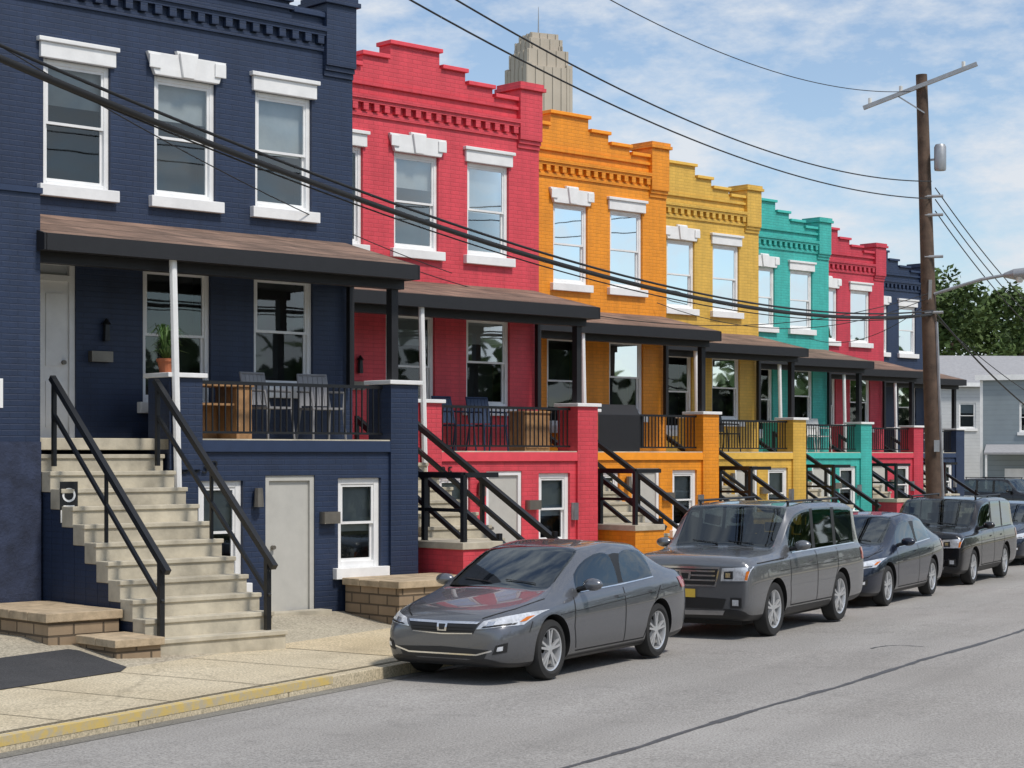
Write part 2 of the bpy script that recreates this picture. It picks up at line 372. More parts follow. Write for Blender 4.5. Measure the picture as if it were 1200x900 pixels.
    for xx in (x1+.002,x0-.04):
        b.prism_x('fascia','blackwood',xx,xx+.038,[(-.001,rz[0]-.01),(yf-.04,rz[1]-.01),(yf-.04,rz[1]-.21),(-.001,rz[1]-.21)])
    b.box('porch_ceiling','blackwood',x0,x1,yf,-.002,rz[1]-.2,rz[1]-.17)
    b.box('porch_beam','blackwood',x0,x1,-1.36,-1.18,rz[1]-.33,rz[1]-.202)
    ry=-1.3
    b.box('porch_railing','black',gx+.5,-.5,ry-.018,ry+.018,cz-.065,cz-.02); b.box('porch_railing','black',gx+.5,-.5,ry-.015,ry+.015,fl+.07,fl+.10)
    x=gx+.58
    while x<-.52: b.box('balusters','black',x,x+.018,ry-.009,ry+.009,fl+.10,cz-.065); x+=.10
    if n==0:
        nr=12; run=.262; ys=-1.15; xa,xb=-5.95,-4.19; zb=.17
    else:
        nr=12; run=.30; ys=-1.5; xa,xb=-5.5,-4.22; zb=.2
    rise=(fl-zb)/nr
    for i in range(1,nr):
        zt=fl-rise*i; y1=ys-run*(i-1); y0=ys-run*i
        b.box('stair_treads','conc',xa,xb,y0,y1-.002,zt-rise-.04,zt)
        b.box('stair_treads','conc',xa-.012,xb+.012,y0-.025,y0+.05,zt-.05,zt+.003)
        if zt-rise-.045>-.2: b.box('stair_side',br,xa+.02,xb-.02,y0+.004,y1-.003,-.3,zt-rise-.042)
    if n==0:
        for rx in (-5.8,-4.33):
            A=(rx,-1.45,3.38);Z=(rx,-4.0,1.12)
            b.tube('stair_railing','black',A,Z,.05,4)
            b.tube('stair_railing','black',(rx,-1.5,2.93),(rx,-3.9,.78),.03,4)
            b.tube('stair_railing','black',(rx,-3.86,.2),(rx,-3.86,1.25),.045,4)
            b.tube('stair_railing','black',(rx,-1.5,2.3),(rx,-1.5,3.38),.035,4)
            b.tube('stair_railing','black',(rx,-2.7,1.3),(rx,-2.7,2.25),.025,4)
    else:
        for rx in (-5.42,-4.3):
            b.tube('stair_railing','black',(rx,-1.5,fl+.5),(rx,-4.9,1.12),.06,4)
            b.tube('stair_railing','black',(rx,-1.6,fl+.05),(rx,-4.8,.75),.045,4)
            b.tube('stair_railing','black',(rx,-4.8,.2),(rx,-4.8,1.3),.045,4)
            b.tube('stair_railing','black',(rx,-1.5,fl-.4),(rx,-1.5,fl+.55),.04,4)
            b.tube('stair_railing','black',(rx,-3.2,1.2),(rx,-3.2,2.1),.04,4)
        px0,px1=-6.3,-5.56
        b.box('landing_wall',br,px0,px1,-5.0,-3.1,-.3,1.1); b.box('landing_cap','conc',px0-.03,px1,-5.03,-3.07,1.1,1.2)
        for yy in (-3.2,-4.05,-4.9): b.tube('landing_railing','black',(px0+.1,yy,1.2),(px0+.1,yy,2.15),.05,4)
        b.tube('landing_railing','black',(px0+.1,-3.2,2.15),(px0+.1,-4.9,2.15),.06,4)
        b.tube('landing_railing','black',(px0+.1,-3.2,1.65),(px0+.1,-4.9,1.65),.035,4)
        b.tube('landing_railing','black',(px0+.1,-4.9,2.15),(px1,-4.9,2.15),.05,4)
    b.tube('wall_lamp','black',(-4.2,-.06,fl+1.3),(-4.2,-.06,fl+1.52),.05,8,.04)
    b.tube('wall_lamp','black',(-4.2,-.06,fl+1.52),(-4.2,-.06,fl+1.6),.065,8,.01)
    b.box('mailbox','bronze',-4.44,-4.12,-.1,-.002,fl+1.2-.18,fl+1.2-.04)
    b.tube('basement_lamp','bronze',(-2.78,D-.07,1.75),(-2.78,D-.07,2.0),.07,8,.055)
    b.box('basement_mailbox','bronze',-1.72,-1.45,D-.12,D-.002,1.5,1.66)
    if n==0:
        b.box('wing_wall',br,-9,-5.97,D-.02,.25,2.6,5.6); b.box('wing_wall_cap',pl,-9.02,-5.95,D-.05,.28,5.6,5.67)
        b.box('wing_wall_base','stucco',-9,-5.965,D-.035,.25,-.3,2.6)
        b.box('house_left_wing',br,-10,-6.62,.3,12,-.3,8.6)
        b.facade('walls',br,-10,-6.603,-.3,9.0,.0,[],.1)
        b.box('wall_notice','white',-6.7,-6.47,D-.03,D-.021,3.0,3.35)
    if n: b.box('meter_box','metal',-.62,-.52,D-.09,D-.002,1.3,1.6)
    b.done(bevel=('window_sills','lintels','keystone','stair_treads','pier_caps','parapet_coping','corner_piers','landing_cap','window_frames','porch_floor'),smooth=())
    if n<=1:
        cu=bpy.data.curves.new('house_number','FONT'); cu.body='3833' if n==0 else '3835'; cu.size=.24; cu.extrude=.004; cu.space_character=1.25
        t=bpy.data.objects.new('house_number',cu); COL.objects.link(t); t.parent=e; t.location=(-3.95,D-.02,fl-.45) if n==0 else (-3.95,D-.02,fl-.42); t.rotation_euler=(math.pi/2,0,0)
        cu.materials.append(M['black'])
    return e
names=[('navy','navy_row_house'),('red','red_row_house'),('orange','orange_row_house'),('yellow','yellow_row_house'),('teal','teal_row_house'),('red2','red_row_house'),('navy2','navy_row_house')]
for i,(c,nm) in enumerate(names): house(i,c,nm)
def HW(n,x,y,z=0):
    o=C0+STEP*n; c,s=math.cos(TH),math.sin(TH); return (o.x+c*x-s*y,o.y+s*x+c*y,z)
def localbox(name,n,boxes):
    o=C0+STEP*n; e=empty(name,(o.x,o.y,0),TH); b=B(e)
    for q in boxes: b.box(*q)
    b.done(bevel=('cap',)); return e
def caps(x0,x1,y0,y1,z0,z1,step=.42):
    out=[];y=y0
    while y<y1-.05:
        ye=min(y+step,y1); out.append(('cap','stonecap',x0,x1,y,ye-.008,z0,z1+random.uniform(-.006,.006))); y=ye
    return out
localbox('stone_retaining_wall',0,[('wall','stone',-1.35,1.2,-2.7,-1.55,-.2,.66)]+caps(-1.4,1.25,-2.75,-1.53,.66,.75))
localbox('stone_retaining_wall',0,[('wall','stone',-6.9,-6.0,-3.3,-1.5,-.2,.58),('wall','stone',-6.55,-5.99,-4.15,-3.36,-.2,.34)]+caps(-6.95,-5.97,-3.34,-1.5,.58,.68)+caps(-6.6,-5.965,-4.2,-3.345,.34,.43))
e=empty('notice_sign',HW(0,-5.86,-1.95,0),TH-.1); b=B(e)
b.tube('post','metal',(0,.02,.9),(0,.02,2.1),.018,6)
b.box('plate','black',-.115,.115,-.004,.0,1.62,2.12)
b.box('plate_border','white',-.105,.105,-.008,-.0045,1.63,1.78)
b.lathe('symbol','white',(0,-.008,1.96),[(.085,0),(.085,.003),(.06,.003),(.06,0)],'y',20)
b.box('symbol_text','white',-.07,.07,-.008,-.0045,1.815,1.835)
b.box('plate_text','black',-.085,.085,-.011,-.0085,1.72,1.74); b.box('plate_text','black',-.07,.07,-.011,-.0085,1.67,1.69)
b.done()
e=empty('weeds'); b=B(e); R=random.Random(12)
def weedline(n,x0,x1,y,z,cnt):
    for i in range(cnt):
        x=R.uniform(x0,x1) if R.random()<.4 else x0+(x1-x0)*R.choice([.1,.3,.75])+R.gauss(0,.06)
        p=Vector(HW(n,x,y+R.uniform(-.05,.02),z)); h=R.uniform(.04,.13); a=R.uniform(0,6.28); dv=Vector((math.cos(a),math.sin(a),0)); s=Vector((-dv.y,dv.x,0))*.008
        b.quad('blades','weed',p-s,p+s,p+dv*h*.5+Vector((0,0,h)))
weedline(0,-6.9,-6.0,-3.37,.2,100); weedline(0,-4.1,-2.8,-1.5,.33,140); weedline(0,-1.35,-.5,-2.78,.2,90); weedline(0,-4.18,-4.12,-3.0,.28,60)
b.done()
# ---------------------------------------------------------------- porch furniture
def chair(n,x,y,z,rz,mat,name='patio_chair'):
    p=HW(n,x,y,z); e=empty(name,p,TH+rz); b=B(e)
    w=.25
    b.box('seat',mat,-w,w,-.24,.22,.42,.45)
    for sx in (-w+.02,w-.02):
        b.tube('legs',mat,(sx,-.22,.43),(sx*1.1,-.26,0),.016); b.tube('legs',mat,(sx,.2,.43),(sx*1.1,.28,0),.016)
        b.tube('backrest_frame',mat,(sx,.2,.43),(sx*.95,.32,.92),.018)
        b.tube('armrests',mat,(sx*1.12,-.2,.66),(sx*1.05,.27,.68),.018); b.tube('armrests',mat,(sx*1.12,-.2,.66),(sx,-.22,.43),.014)
    for i in range(6):
        f=-w+.06+i*(2*w-.12)/5
        b.prism_x('backrest_slats',mat,f-.035,f+.035,[(.2,.48),(.215,.48),(.315,.9),(.3,.9)])
    b.tube('backrest_top',mat,(-w+.02,.32,.92),(w-.02,.32,.92),.02)
    b.done(); return e
chair(0,-2.05,-.72,2.65,.15,'chairgrey'); chair(0,-1.15,-.75,2.65,-.2,'chairgrey')
chair(1,-2.75,-.8,2.5,.1,'chairblue'); chair(1,-2.0,-.8,2.5,-.1,'chairblue')
chair(3,-2.2,-.8,2.5,.1,'blackwood'); chair(4,-2.2,-.8,2.5,.2,'chairwhite'); chair(4,-1.5,-.8,2.5,-.2,'chairwhite'); chair(6,-1.6,-.8,2.5,0,'chairwhite')
e=empty('wooden_desk',HW(0,-3.05,-.75,2.65),TH); b=B(e)
b.box('top','wood',-.7,.55,-.28,.28,.70,.75); b.box('drawer_unit','wood',-.68,-.3,-.25,.25,.0,.70); b.box('drawer_unit','wood',.28,.53,-.25,.25,0,.70)
b.box('shelf','wood',-.3,.28,-.2,.25,.45,.48); b.box('back_panel','wood',-.3,.28,.22,.25,.0,.45); b.done(bevel=('top',))
e=empty('wooden_cabinet',HW(1,-1.05,-.85,2.5),TH); b=B(e)
b.box('body','wood',-.3,.3,-.2,.2,0,.66); b.box('top','wood',-.33,.33,-.23,.23,.66,.7); b.box('door_panels','wood',-.27,-.01,-.215,-.2,.05,.62); b.box('door_panels','wood',.01,.27,-.215,-.2,.05,.62); b.done(bevel=('top',))
e=empty('covered_grill',HW(2,-3.0,-1.0,2.5),TH); b=B(e)
b.prism_x('cover','blackwood',-.75,.75,[(-.33,.0),(.3,.0),(.3,.78),(.16,.95),(-.2,.95),(-.33,.74)]); b.box('side_shelf_cover','blackwood',-.95,-.75,-.25,.25,.1,.72); b.box('side_shelf_cover','blackwood',.75,.95,-.25,.25,.1,.72); b.done(bevel=('cover',))
M['leaf']=simple('leaf_green',(.07,.14,.03),.5,var=.5,scale=20)
e=empty('potted_plant',HW(0,-4.0,-1.2,3.49),TH); b=B(e)
b.lathe('pot','terracotta',(0,0,0),[(0,0),(.09,0),(.12,.15),(.135,.15),(.135,.19),(.11,.19),(.1,.15),(0,.15)],n=16)
for i in range(90):
    a=random.uniform(0,6.28); r=random.uniform(.12,.34); h=random.uniform(.15,.5); p0=Vector((0,0,.15)); p1=Vector((math.cos(a)*r*.5,math.sin(a)*r*.5,.15+h)); p2=Vector((math.cos(a)*r,math.sin(a)*r,.15+h*.75))
    s=Vector((-math.sin(a),math.cos(a),0))*.014
    b.quad('leaves','leaf',p0-s,p0+s,p1+s,p1-s); b.quad('leaves','leaf',p1-s,p1+s,p2+s*.1,p2-s*.1)
b.done()
# ---------------------------------------------------------------- utility pole, lamp, wires
M['polewood']=simple('creosoted_wood',(.10,.065,.045),.85,var=.45,scale=3,bmp=.6)
M['galv']=simple('galvanised',(.38,.39,.40),.45,.6)
M['wire']=simple('wire_black',(.012,.012,.013),.6,bmp=0)
M['lens']=simple('lamp_lens',(.7,.7,.66),.2)
PX,PY=9.15,41.5; pz=gz(PY)
e=empty('utility_pole',(PX,PY,pz)); b=B(e)
TOP=(-.30,0,10.75)
b.tube('pole','polewood',(.05,0,-.3),TOP,.2,14,.12)
cd=Vector((.92,-.35,.32)).normalized()
ca=Vector(TOP)+Vector((0,-.16,-.25)); 
b.tube('crossarm','galv',ca-cd*1.35,ca+cd*1.2,.06,4)
for t in (-1.2,-.5,.9):
    q=ca+cd*t; b.tube('insulators','lens',q,q+Vector((0,0,.16)),.04,8)
b.tube('brace','galv',ca-cd*.6,Vector(TOP)+Vector((.04,-.14,-.85)),.02,4)
b.lathe('transformer','galv',(.06,-.2,8.65),[(0,0),(.12,0),(.13,.04),(.13,.5),(.10,.56),(0,.58)],n=16)
b.tube('bracket','galv',(-.2,0,8.9),(.06,-.2,8.9),.03,4)
for zz in (5.6,7.7,8.1,6.8): b.tube('clamps','galv',(-.25,-.1,zz),(.12,-.22,zz),.035,6)
b.tube('conduit','galv',(.2,-.12,0),(.0,-.12,5.4),.035,6)
b.box('pole_tag','galv',-.08,.04,-.235,-.225,2.6,2.85)
b.done(smooth=('pole','transformer'))
e=empty('street_lamp',(PX,PY,pz)); b=B(e)
ap=[(-.05,-.12,6.0),(.4,-.35,6.14),(.85,-.6,6.27),(1.28,-.8,6.34)]
for a,c in zip(ap[:-1],ap[1:]): b.tube('arm','galv',a,c,.035,8)
b.tube('arm_bracket','galv',(-.15,-.1,5.8),(-.15,-.18,6.3),.05,4)
hd=Vector((.89,-.45,.04)).normalized(); h0=Vector(ap[-1]); 
b.tube('head','galv',h0,h0+hd*.22,.05,10,.12); b.tube('head','galv',h0+hd*.22,h0+hd*.55,.12,10,.13); b.tube('head','galv',h0+hd*.55,h0+hd*.68,.13,10,.04)
b.tube('lens','lens',h0+hd*.33+Vector((0,0,-.07)),h0+hd*.33+Vector((0,0,-.18)),.11,10,.05)
b.done(smooth=('head','arm'))
we=empty('overhead_power_lines')
def wire(pts,r):
    cu=bpy.data.curves.new('wire','CURVE'); cu.dimensions='3D'; cu.bevel_depth=r; cu.bevel_resolution=2
    sp=cu.splines.new('POLY'); sp.points.add(len(pts)-1)
    for i,p in enumerate(pts): sp.points[i].co=(p[0],p[1],p[2],1)
    o=bpy.data.objects.new('wire',cu); COL.objects.link(o); o.parent=we; cu.materials.append(M['wire'])
def wline(zf,s0,s1,r,off=0,n=60):
    wire([(PX-.511*(s0+(s1-s0)*i/n)+off-.12,PY-(s0+(s1-s0)*i/n)-.15,zf(s0+(s1-s0)*i/n)) for i in range(n+1)],r)
wline(lambda s:4.82+.0044*(s-12)**2,0,34,.032)
wline(lambda s:4.89+.0045*(s-12)**2,0,34,.016,.04)
wline(lambda s:4.74+.0048*(s-12)**2,0,34,.009,-.05)
wline(lambda s:7.46+.0060*(s-12)**2,0,34,.012)
wline(lambda s:7.20+.0052*(s-12)**2,0,34,.012)
wline(lambda s:8.90+.0078*(s-13.2)**2,0,34,.008,-.45)
for za,zb,r in ((8.2,5.6,.012),(7.95,5.3,.012),(7.7,5.0,.012),(5.5,2.9,.02),(5.4,3.5,.01)):
    wire([(PX+.511*t*14,PY+14*t,za+(zb-za)*t*1.5-(zb-za)*.5*t*t) for t in [i/20 for i in range(21)]],r)
def drop(a,c,sag,r=.008):
    a=Vector(a);c=Vector(c); wire([tuple(a.lerp(c,i/24)-Vector((0,0,sag*4*(i/24)*(1-i/24)))) for i in range(25)],r)
drop((PX-.2,PY-.2,5.9),HW(1,-3.8,-.1,5.75),.9)
drop((PX-.2,PY-.2,5.7),HW(4,-1.0,-.1,5.7),.4)
drop((PX-.2,PY-.2,5.8),HW(2,-.4,-.1,5.7),.6)
drop((-8,12.5,8.2),HW(1,-2.2,-.1,5.6),.5)
# ---------------------------------------------------------------- distant tower
M['lime']=simple('limestone',(.50,.44,.36),.9,var=.12,scale=.05,bmp=0)
M['limedark']=simple('tower_window_strips',(.20,.185,.17),.8,bmp=0)
TY=620; TX=(631-600)/2250*TY; e=empty('cathedral_tower',(TX,TY,0),math.radians(25)); b=B(e)
def tz(y): return 2.45+(532-y)*TY/2250
def tier(hw,z0,z1,nr):
    b.box('shaft','lime',-hw,hw,-hw,hw,z0,z1)
    for i in range(nr+1):
        t=-hw+2*hw*i/nr
        b.box('buttresses','lime',t-.4,t+.4,-hw-.7,hw+.7,z0,z1+1.2); b.box('buttresses','lime',-hw-.7,hw+.7,t-.4,t+.4,z0,z1+1.3)
    for i in range(nr):
        t=-hw+2*hw*(i+.5)/nr; w=hw/nr*.42
        b.box('window_strips','limedark',t-w,t+w,-hw-.15,hw+.15,z0+1,z1-2); b.box('window_strips','limedark',-hw-.14,hw+.14,t-w,t+w,z0+1,z1-2.1)
        zz=z0+1
        while zz<z1-3:
            b.box('spandrels','lime',t-w,t+w,-hw-.22,hw+.22,zz,zz+1.2); b.box('spandrels','lime',-hw-.21,hw+.21,t-w,t+w,zz,zz+1.2); zz+=3.8
tier(7.6,0,tz(88),5); tier(6.6,tz(88),tz(68),4); tier(5.2,tz(68),tz(54),3); tier(4.2,tz(54),tz(47),3)
for sx in (-1,1):
    for sy in (-1,1):
        b.box('corner_turrets','lime',sx*7.2-1.0,sx*7.2+1.0,sy*7.2-1.0,sy*7.2+1.0,0,tz(80)); b.box('corner_turrets','lime',sx*5.2-.7,sx*5.2+.7,sy*5.2-.7,sy*5.2+.7,tz(84),tz(57))
b.tube('antenna','galv',(0,0,tz(47)),(0,0,tz(8)),.3,6,.08)
b.done()
# ---------------------------------------------------------------- right-hand background buildings
def siding(name,c,h=.2):
    m,nt,b=newmat(name); v=objvec(nt); s=N(nt,'ShaderNodeSeparateXYZ'); L(nt,v,s.inputs[0])
    d=N(nt,'ShaderNodeMath',operation='DIVIDE'); L(nt,s.outputs[2],d.inputs[0]); d.inputs[1].default_value=h
    f=N(nt,'ShaderNodeMath',operation='FRACT'); L(nt,d.outputs[0],f.inputs[0])
    g=ramp(nt,f.outputs[0],[(0,(.6,)*3),(.12,(1,)*3)]); r=ramp(nt,noise(nt,v,.8),[(.3,[x*.85 for x in c]),(.7,c)])
    L(nt,mul(nt,r,g),b.inputs['Base Color']); b.inputs['Roughness'].default_value=.7; bump(nt,b,f.outputs[0],.5,.03); return m
M['sidlight']=siding('light_siding',(.58,.60,.61)); M['sidblue']=siding('bluegrey_siding',(.27,.32,.35),.25); M['roofgrey']=simple('grey_shingles',(.32,.32,.33),.9)
def bld(name,x0,y0,w,dp,z1,zr,mat,rz,gable=True,rows=(1.2,4.2),first=1.0,gap=2.4):
    e=empty(name,(x0,y0,gz(y0)),rz); b=B(e)
    hs=[]
    for zz in rows:
        if zz+1.5<z1:
            x=first
            while x+1.1<w: hs.append((x,x+1,zz,zz+1.5)); x+=gap
    b.facade('walls',mat,0,w,-.5,z1,0,hs,.12)
    b.box('side_walls',mat,0,.2,.002,dp,-.5,z1); b.box('side_walls',mat,w-.2,w,.002,dp,-.5,z1); b.box('side_walls',mat,.2,w-.2,dp-.2,dp,-.5,z1)
    for h in hs: window(b,(h[0]+h[1])/2,1,h[2],h[3],0,.4,0,True)
    for cx in (0,w-.14): b.box('corner_boards','white',cx,cx+.14,-.03,-.002,-.4,z1-.12)
    if gable:
        b.prism_x('gable',mat,.01,.2,[(0,z1),(dp/2,zr-.1),(dp,z1)]); b.prism_x('gable',mat,w-.2,w-.01,[(0,z1),(dp/2,zr-.1),(dp,z1)])
        b.prism_x('roof','roofgrey',-.3,w+.3,[(-.4,z1-.15),(dp/2,zr),(dp+.4,z1-.15),(dp+.4,z1-.3),(dp/2,zr-.15),(-.4,z1-.3)])
        b.box('fascia','white',-.3,w+.3,-.45,-.4,z1-.36,z1-.13)
    else:
        b.box('roof','roofgrey',-.2,w+.2,-.2,dp+.2,z1,z1+.15); b.box('fascia','white',-.22,w+.22,-.24,-.2,z1-.1,z1+.17)
        b.prism_x('porch_canopy','roofgrey',.3,4.2,[(-.03,3.3),(-1.5,2.9),(-1.5,2.8),(-.03,3.2)])
        for xx in (.4,4.1): b.tube('canopy_posts','white',(xx,-1.4,-.4),(xx,-1.4,2.82),.07,4)
        b.box('entry_door','white',1.2,2.2,-.06,-.002,0,2.1)
    b.done()
bld('light_sided_house',22.0,112,12,9,7.2,8.9,'sidlight',.1,rows=(4.4,),gap=3.2)
bld('bluegrey_sided_house',23.4,96,12,8,6.6,6.9,'sidblue',math.radians(-18),False,rows=(3.9,),first=1.9,gap=4)
bld('small_white_house',17.6,100,5.0,6,5.4,7.0,'sidlight',.5)
# ---------------------------------------------------------------- foliage
def leafmat(name,lo,mid,hi,sc1=.6):
    m,nt,b=newmat(name); v=objvec(nt)
    L(nt,ramp(nt,noise(nt,v,sc1,6,.75),[(.3,lo),(.5,mid),(.72,hi)]),b.inputs['Base Color']); b.inputs['Roughness'].default_value=.7; b.inputs['Specular IOR Level'].default_value=.25
    return m
M['fol']=leafmat('foliage',(.045,.075,.022),(.075,.12,.035),(.12,.17,.06))
def foliage(name,clumps,per,size,trunks=()):
    e=empty(name); b=B(e); V,F=b.g('crown_leaves','fol')
    R=random.Random(5)
    for (x,y,z,r) in clumps:
        for i in range(per):
            d=Vector((R.gauss(0,1),R.gauss(0,1),R.gauss(0,1))).normalized()*r*(R.random()**.4)
            c=Vector((x,y,z))+Vector((d.x,d.y,d.z*.8)); s=size*R.uniform(.5,1.3)
            u=Vector((R.gauss(0,1),R.gauss(0,1),R.gauss(0,.6))).normalized(); w=u.cross(Vector((R.gauss(0,1),R.gauss(0,1),R.gauss(0,1)))).normalized()
            o=len(V); V.extend([tuple(c-u*s),tuple(c+w*s*.5),tuple(c+u*s),tuple(c-w*s*.5)]); F.append((o,o+1,o+2,o+3))
    for (x,y,z,h,r) in trunks: b.tube('trunks','polewood',(x,y,z),(x+.3,y,z+h),r,8,r*.4)
    b.done()
cl=[];R=random.Random(3);tr=[]
for i in range(22):
    x=30+i*1.5; y=150+R.uniform(-8,12); h=14.3+1.3*math.sin(i*.6+1)+R.uniform(-1.3,1.3)
    tr.append((x,y,-1,h*.8,.35))
    for j in range(26): cl.append((x+R.uniform(-2.8,2.8),y+R.uniform(-2,2),h*(1-.75*R.random()**1.3),R.uniform(.9,1.8)))
foliage('background_trees',cl,120,.28,tr)
cl=[];tr=[]
for i in range(26):
    s=-38+i*4.8; w=-24+R.uniform(-2.5,2.5); p=KP(s,w); h=R.uniform(5,8.5); tr.append((p[0],p[1],p[2],h*.7,.25))
    for j in range(9): cl.append((p[0]+R.uniform(-2,2),p[1]+R.uniform(-2,2),h*R.uniform(.25,1),R.uniform(1.2,2)))
foliage('opposite_side_trees',cl,60,.5,tr)
# ---------------------------------------------------------------- cars
def paint(name,c,metal=.6,rough=.27,coat=.85):
    m,nt,b=newmat(name); v=objvec(nt)
    f=noise(nt,v,400,2); col=ramp(nt,f,[(.35,[x*.8 for x in c]),(.65,[min(1,x*1.25) for x in c])])
    s=N(nt,'ShaderNodeSeparateXYZ'); L(nt,v,s.inputs[0])
    low_tone=ramp(nt,s.outputs[2],[(.15,(.62,.60,.56)),(.5,(1,1,1))])  # paint colour turns darker and slightly warmer towards the bottom of the body
    L(nt,mul(nt,col,low_tone),b.inputs['Base Color'])
    b.inputs['Metallic'].default_value=metal; b.inputs['Roughness'].default_value=rough; b.inputs['Coat Weight'].default_value=coat; b.inputs['Coat Roughness'].default_value=.02; b.inputs['Coat IOR'].default_value=1.45; return m
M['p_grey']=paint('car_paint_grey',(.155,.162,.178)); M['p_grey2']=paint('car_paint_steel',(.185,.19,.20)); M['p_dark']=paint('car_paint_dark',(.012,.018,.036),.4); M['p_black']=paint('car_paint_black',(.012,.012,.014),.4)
M['cglass']=glassmat('car_glass',(.33,.37,.36),.05,1.5,.02)
M['seat']=simple('seat_fabric',(.035,.035,.036),.9)
M['rubber']=simple('tyre_rubber',(.022,.022,.022),.85,bmp=.2)
M['rim']=simple('alloy_rim',(.62,.63,.64),.3,.6,var=.05,bmp=0)
M['well']=simple('wheel_well',(.006,.006,.006),.95,bmp=0)
M['chrome']=simple('chrome',(.8,.81,.83),.12,.9,var=.03,bmp=0)
M['plastic']=simple('black_plastic',(.015,.015,.016),.45,bmp=0)
M['seam']=simple('panel_seam',(.004,.004,.004),.8,bmp=0)
M['hl']=simple('headlight_lens',(.62,.64,.67),.08,.25,var=.35,scale=14,bmp=0,coat=1)
M['amber']=simple('amber_lens',(.6,.16,.01),.2,bmp=0); M['tail']=simple('tail_lens',(.35,.01,.01),.15,bmp=0,coat=1)
M['plate']=simple('licence_plate',(.62,.42,.06),.5)
SED=dict(L=4.55,st=[
(0.0,.28,.60,.56,.62,0,0,0),(.05,.20,.71,.63,.70,0,0,0),(.25,.17,.81,.715,.79,0,0,0),(.70,.16,.865,.795,.885,0,0,0),(1.12,.16,.875,.85,.955,0,0,0),
(1.55,.16,.875,.88,.97,.5,1.37,.62),(2.02,.16,.875,.895,.97,1,1.385,.62),(2.58,.16,.875,.91,.97,1,1.435,.64),(2.68,.16,.875,.915,.97,1,1.437,.64),
(3.30,.16,.875,.94,1.0,1,1.395,.62),(3.50,.16,.872,.95,1.02,.85,1.375,.61),(3.78,.17,.865,.96,1.07,.45,1.35,.60),(4.12,.18,.85,.965,1.085,0,0,0),(4.42,.2,.82,.95,1.07,0,0,0),(4.52,.24,.76,.9,1.0,0,0,0),(4.55,.3,.68,.82,.86,0,0,0)],
 glass=[(1.55,2.58),(2.68,3.50)],ws=(1.12,2.02),rg=(3.30,4.12),fw=.90,rw=3.57,wr=.325,cr={5:.45,3:.35,7:.2,0:.4})
SUV=dict(L=4.85,st=[
(0.0,.38,.88,.93,1.02,0,0,0),(.03,.28,.93,1.03,1.10,0,0,0),(.14,.24,.965,1.075,1.15,0,0,0),(.75,.24,.99,1.09,1.185,0,0,0),(1.34,.24,.99,1.10,1.21,0,0,0),
(1.62,.24,.99,1.10,1.21,.5,1.76,.79),(1.92,.24,.99,1.11,1.21,1,1.785,.79),(2.56,.24,.99,1.12,1.21,1,1.828,.81),(2.66,.24,.99,1.12,1.21,1,1.83,.81),
(3.50,.24,.99,1.13,1.21,1,1.828,.81),(3.60,.24,.99,1.13,1.21,1,1.826,.81),(4.45,.25,.985,1.14,1.21,1,1.80,.80),(4.62,.26,.98,1.14,1.21,.92,1.79,.79),(4.72,.27,.975,1.14,1.2,.45,1.77,.78),(4.79,.28,.97,1.12,1.19,0,0,0),(4.84,.32,.95,1.0,1.05,0,0,0),(4.85,.4,.90,.86,.9,0,0,0)],
 glass=[(1.62,2.56),(2.66,3.50),(3.60,4.45)],ws=(1.34,1.92),rg=(4.62,4.79),fw=.93,rw=3.72,wr=.375,cr={5:.85,4:.4,6:.6,7:.4,3:.3,0:.5})
def section(s):
    x,zb,w,zt,zh,t,zr,wr=s; dz=zt-zb
    low=[(w-.12,zb),(w-.03,zb+.08*dz),(w,zb+.34*dz),(w+.004,zb+.7*dz),(w-.025,zb+.94*dz)]
    h=[(w-.07,zt),(w*.87,zt+.45*(zh-zt)),(w*.76,zt+.7*(zh-zt)),(w*.42,zt+.95*(zh-zt)),(0,zh)]
    if t>0:
        c=[(w-.065,zt+.02),(wr+.055,zr-.085),(wr-.02,zr-.022),(wr*.55,zr-.002),(0,zr+.006)]
        h=[(a[0]*(1-t)+c_[0]*t,a[1]*(1-t)+c_[1]*t) for a,c_ in zip(h,c)]
        if t<1: h[0]=(w-.066,zt+.01)
    return [(x,y,z) for y,z in low+h]
